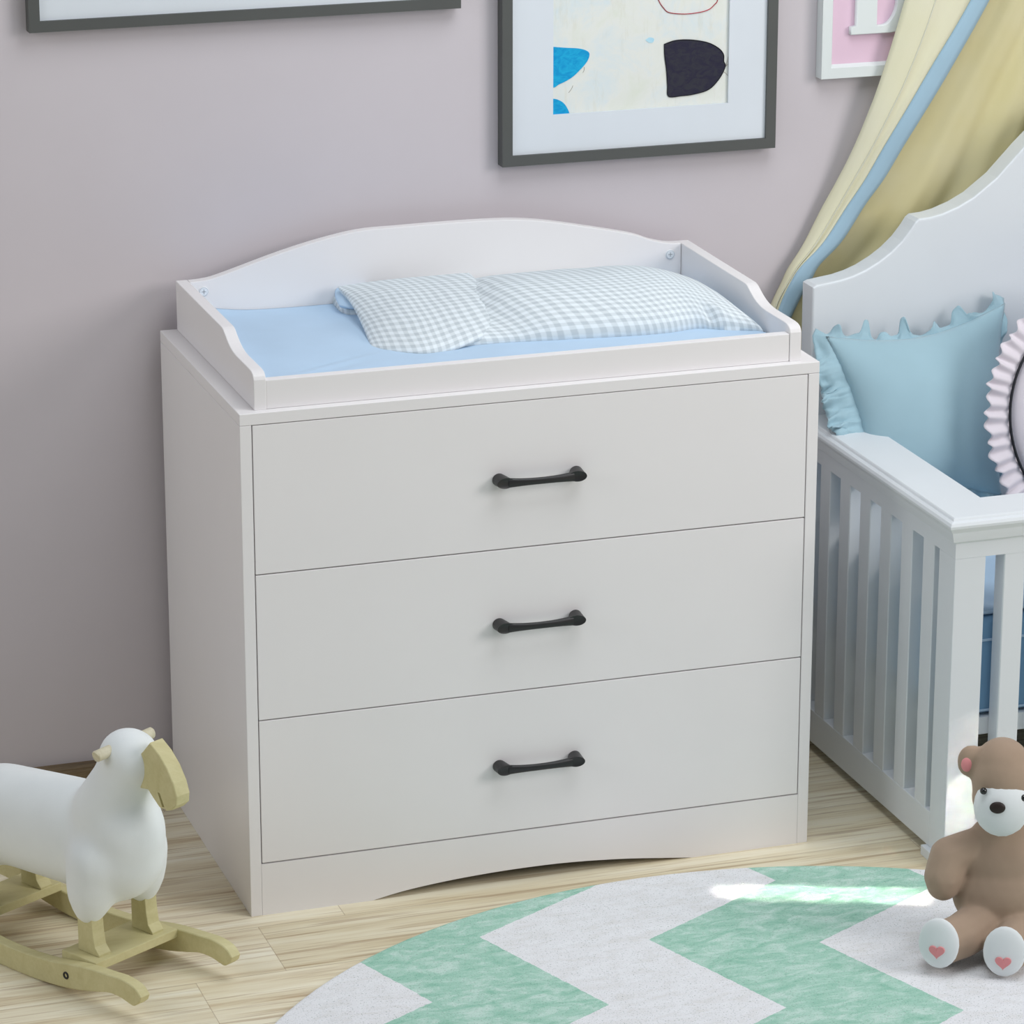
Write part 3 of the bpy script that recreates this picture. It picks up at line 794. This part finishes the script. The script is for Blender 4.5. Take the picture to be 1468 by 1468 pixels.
o = solid(fin('front_drape', bm, 'canopy', cn, True), .0010)
bm = bmesh.new(); VV = []
for i, row in enumerate(g):
    L = []
    for f in (0, .25, .5, .75, 1):
        px = row[4]*(1-f)+row[5]*f; L.append(bm.verts.new(wp(px, row[0]+(px-row[1])*-.10, .4285-.0022*math.sin(math.pi*f))))
    VV.append(L)
for a, b in zip(VV, VV[1:]):
    for i in range(4): bm.faces.new((a[i], a[i+1], b[i+1], b[i]))
solid(fin('blue_ribbon', bm, 'ribbon', cn, True), .0014)['label'] = 'blue ribbon trim'
# seam line stitched on the drape
bm = bmesh.new(); tube(bm, [wp(r[2], r[0]+(r[2]-r[1])*-.10, .4312) for r in g], .0009, 6); fin('seam', bm, 'hem', cn, True)
# inside of the canopy, against the wall behind the headboard
def inner(u, v):
    r = g[min(int(v*(len(g)-1)), len(g)-1)]
    p = wp((r[3]*.5+r[4]*.5), r[0], .450)
    x = p.x*(1-u)+1.78*u
    s = u**.8*36
    am = .0040*min(1, u*6)+.010*max(0, min(1, (u-.22)/.2))
    return Vector((x, .4500-max(0, am-.004)*.9+am*math.sin(s*1.25+.6+1.1*v)-.35*am*math.sin(s*2.7+2*v)-.001, p.z))
bm = bmesh.new(); sheet(bm, inner, 120, 60)
solid(fin('back_drape', bm, 'canopy_lining', cn, True), .0008)

# ------------------------------------------------------------------ rocking sheep
Fd = Vector((.5, -.866, 0)).normalized(); Sd = Vector((.866, .5, 0)).normalized(); O = Vector((-.187, -.141, .0065))
def sp(a, s, z): return O+Fd*a+Sd*s+Vector((0, 0, z))
sh = thing('rocking_sheep', 'white ride-on rocking sheep with wooden face, legs and rockers at the lower left', 'rocking toy', sp(-.14, 0, -.0065))
def lump(bm, pts, stretch=1.0, n=10):
    for (a, s, z, r), (a2, s2, z2, r2_) in zip(pts, pts[1:]):
        for i in range(n+1):
            t = i/n; ball(bm, sp(a+(a2-a)*t, s+(s2-s)*t, z+(z2-z)*t), r+(r2_-r)*t, 2)
bm = bmesh.new()
R3 = Matrix((Fd, Sd, Vector((0, 0, 1)))).transposed()
def eb(a, s, z, ra, rs, rz, sub=3): ball(bm, sp(a, s, z), (ra, rs, rz), sub, R3)
[eb(-.100-.0125*k, 0, .169-.0011*k, .080, .058+.0001*k, .0725-.0005*k) for k in range(12)]; eb(-.034, 0, .168, .070, .061, .072); eb(-.018, 0, .192, .058, .054, .070)
lump(bm, [(-.034, 0, .215, .055), (-.014, 0, .258, .044), (.000, 0, .288, .038)]); eb(.000, 0, .296, .044, .038, .041)
for s_ in (-1, 1):
    lump(bm, [(-.030, s_*.034, .160, .042), (-.033, s_*.042, .122, .034), (-.034, s_*.046, .097, .022)])
    lump(bm, [(-.245, s_*.034, .150, .044), (-.247, s_*.042, .120, .034), (-.249, s_*.046, .097, .022)])
remeshed('body', bm, .0045, 24, 'fleece', sh)
def outline_a(pts, s0, th, name, mat, bev=.003, sm=False, n=0):
    q = spline(pts+[pts[0]], n)[:-1] if n else pts
    bm = bmesh.new(); prism(bm, [sp(a, s0, z) for a, z in q], Sd*th, bev, 3); return fin(name, bm, mat, sh)
# face board
face = [(.036, .318), (.050, .334), (.066, .323), (.080, .308), (.091, .290), (.0965, .274), (.095, .262), (.086, .2535), (.076, .2500), (.0735, .2520), (.068, .2510), (.064, .2515), (.052, .262), (.044, .2700), (.030, .2680), (.012, .2730), (.010, .2950)]
fo = outline_a(face, -.0115, .023, 'face', 'pine', .0022)
bm = bmesh.new(); prism(bm, [sp(a, -.0119, z) for a, z in ((.0625, .2715), (.0655, .2710), (.0735, .2545), (.0700, .2540))], Sd*.0238, 0); M['slot'] = plain('shadowy_slot_wood', (150, 142, 96), .8, .1); fin('mouth_slot', bm, 'slot', fo)  # solid strip; its darker colour stands in for shade inside the slot
bm = bmesh.new(); tube(bm, [sp(-.006, -.0505, .3125), sp(-.006, -.0500, .3127), sp(-.004, .0420, .318), sp(-.004, .0425, .318)], [.0066, .0074, .0074, .0066], 20)
fin('ear_peg', bm, 'peg', sh, True).modifiers.new('e', 'EDGE_SPLIT')
# legs
for s0 in (-.056, .036):
    for a0, m_ in ((-.034, 1), (-.249, 1)):
        pr = [(-.013, .100), (.013, .100), (.015, .070), (.018, .052), (.026, .043), (.026, .0405), (-.013, .0405)]
        outline_a([(a0+a, z) for a, z in pr], s0, .020, 'leg', 'pine', .0012)
# cross boards
for a0, a1 in ((-.062, .002), (-.285, -.222)):
    bm = bmesh.new(); P = [sp(a0, -.0705, .0285), sp(a1, -.0705, .0285), sp(a1, .0705, .0285), sp(a0, .0705, .0285)]
    prism(bm, P, (0, 0, .0120), .0012); fin('cross_board', bm, 'pine', sh)
# rockers
top = [(-.395, .040), (-.372, .050), (-.345, .047), (-.290, .038), (-.215, .028), (-.140, .024), (-.070, .0285), (-.010, .0385), (.045, .0430), (.068, .0440), (.090, .0400), (.1015, .0300)]
bot = [(.0985, .0225), (.088, .0145), (.079, .0150), (.062, .0185), (.040, .0180), (.018, .0120), (-.030, .0010), (-.085, -.0052), (-.140, -.0065), (-.195, -.0052), (-.250, .0010), (-.300, .0110), (-.345, .0160), (-.372, .0130), (-.390, .0240)]
ro = spline(top, 40)+spline(bot, 44)
for s0 in (-.087, .0705):
    r_ = outline_a(ro, s0, .0165, 'rocker', 'pine', .0025)
    sf = s0-.0004 if s0 < 0 else s0+.0169
    bm = bmesh.new(); tube(bm, [sp(-.037+.0038*math.cos(t), sf, .0180+.0038*math.sin(t)) for t in [2*math.pi*k/24 for k in range(24)]], .0013, 8, True)
    fin('screw_ring', bm, 'black', r_, True)['label'] = 'black ring round the screw hole'

# ------------------------------------------------------------------ teddy bear
Bq = Vector((.880, -.385, .005)); Rv = Vector((.9483, -.3174, 0)); Fv = Vector((-.3174, -.9483, 0)); Zv = Vector((0, 0, 1))
bear = thing('teddy_bear', 'brown plush teddy bear sitting on the chevron rug in front of the crib', 'teddy bear', Bq)
def bw(px, py, f): return onp(px, py, Bq+Fv*f, Fv)
S_ = 1/1085.0   # metres per picture pixel here
CXP = 1437
def mx(p):      # mirror a point across the bear's middle plane
    c0 = bw(CXP, 1250, 0); r = (p-c0).dot(Rv); return p-Rv*(2*r)
R4 = Matrix((Rv, -Fv, Zv)).transposed()
bm = bmesh.new()
def eb2(px, py, f, rx, ry, rz, mir=False):
    p = bw(px, py, f); ball(bm, p, (rx*S_, ry*S_, rz*S_), 3, R4)
    if mir: ball(bm, mx(p), (rx*S_, ry*S_, rz*S_), 3, R4)
def limb(pts, mir=True, n=9):
    for (x, y, f, r), (x2, y2, f2, rr) in zip(pts, pts[1:]):
        for i in range(n+1):
            t = i/n; p = bw(x+(x2-x)*t, y+(y2-y)*t, f+(f2-f)*t); r_ = (r+(rr-r)*t)*S_
            ball(bm, p, r_, 2)
            if mir: ball(bm, mx(p), r_, 2)
eb2(CXP, 1278, .005, 72, 58, 60); eb2(CXP, 1240, .0, 60, 50, 62); eb2(CXP, 1205, -.004, 48, 40, 40)
limb([(1394, 1214, .002, 27), (1362, 1228, .010, 30), (1353, 1256, .020, 29), (1352, 1268, .024, 24)])
# legs (not mirrored: the bear sits turned to the left)
limb([(1412, 1318, .030, 34), (1378, 1342, .065, 33), (1352, 1352, .080, 32)], False)
limb([(1470, 1325, .030, 34), (1455, 1352, .072, 33), (1444, 1363, .088, 32)], False)
# head and ears
eb2(CXP, 1118, .014, 43, 42, 54); eb2(CXP, 1142, .018, 43, 38, 38); eb2(CXP, 1095, .010, 38, 38, 38)
eb2(1397, 1092, .006, 22, 10, 25, True); eb2(1390, 1091, .008, 18, 10, 24, True)
remeshed('body', bm, .0026, 11, 'plush', bear)
def flatblob(name, c, nrm, rx, rz, th, mat, par=None, rollv=0):
    nrm = nrm.normalized(); x_ = Vector((0, 0, 1)).cross(nrm).normalized(); z_ = nrm.cross(x_)
    mt_ = Matrix((x_*math.cos(rollv)+z_*math.sin(rollv), nrm, -x_*math.sin(rollv)+z_*math.cos(rollv))).transposed()
    bm = bmesh.new(); ball(bm, c, (rx, th, rz), 3, mt_); return fin(name, bm, mat, par or bear, True)
camd = (CAM-bw(CXP, 1150, 0)).normalized()
fr_ = (Fv*.93+Vector((0, 0, .10))-Rv*.10).normalized()
mz = flatblob('muzzle', bw(1436, 1156, .038), fr_, 39*S_, 43*S_, 26*S_, 'plush_white')
flatblob('nose', bw(1430, 1158, .0622), fr_, 11*S_, 8.5*S_, 4*S_, 'nose', mz)
for px, py in ((1410, 1134), (1467, 1144)):
    bm = bmesh.new(); ball(bm, bw(px, py, .0500), 5.0*S_, 3); fin('eye', bm, 'bead', bear, True)
for px in (1386, 2*CXP-1386):
    flatblob('inner_ear', bw(px, 1096, .0150), (Fv+Rv*(-.1 if px < CXP else .1)), 8*S_, 11*S_, 3*S_, 'plush_pink')
def sole(px, py, f, nrm, rx, rz, hx, hy):
    c = bw(px, py, f); nrm = nrm.normalized()
    s = flatblob('foot_sole', c, nrm, rx*S_, rz*S_, 9*S_, 'plush_white')
    x_ = Vector((0, 0, 1)).cross(nrm).normalized(); z_ = nrm.cross(x_)
    h = []
    for k in range(36):
        t = 2*math.pi*k/36; X = 16*math.sin(t)**3; Y = 13*math.cos(t)-5*math.cos(2*t)-2*math.cos(3*t)-math.cos(4*t)
        hc = onp(hx, hy, c+nrm*(8.4*S_), nrm)
        q = hc+x_*(X*.70*S_)+z_*(Y*.70*S_)-c; X_, Z_ = q.dot(x_)/(rx*S_), q.dot(z_)/(rz*S_)
        h.append(c+x_*q.dot(x_)+z_*q.dot(z_)+nrm*(9*S_*math.sqrt(max(0, 1-X_*X_-Z_*Z_))-.0006))
    bm = bmesh.new(); prism(bm, h, nrm*.0022, .0004, 1); fin('heart', bm, 'plush_pink', s)['label'] = 'pink heart on the sole'
    return s
sole(1346, 1352, .108, Fv*.95-Rv*.30-Zv*.02, 28.5, 38, 1343, 1364)
sole(1440, 1364, .118, Fv*.97-Rv*.16-Zv*.02, 29.5, 38, 1438, 1380)
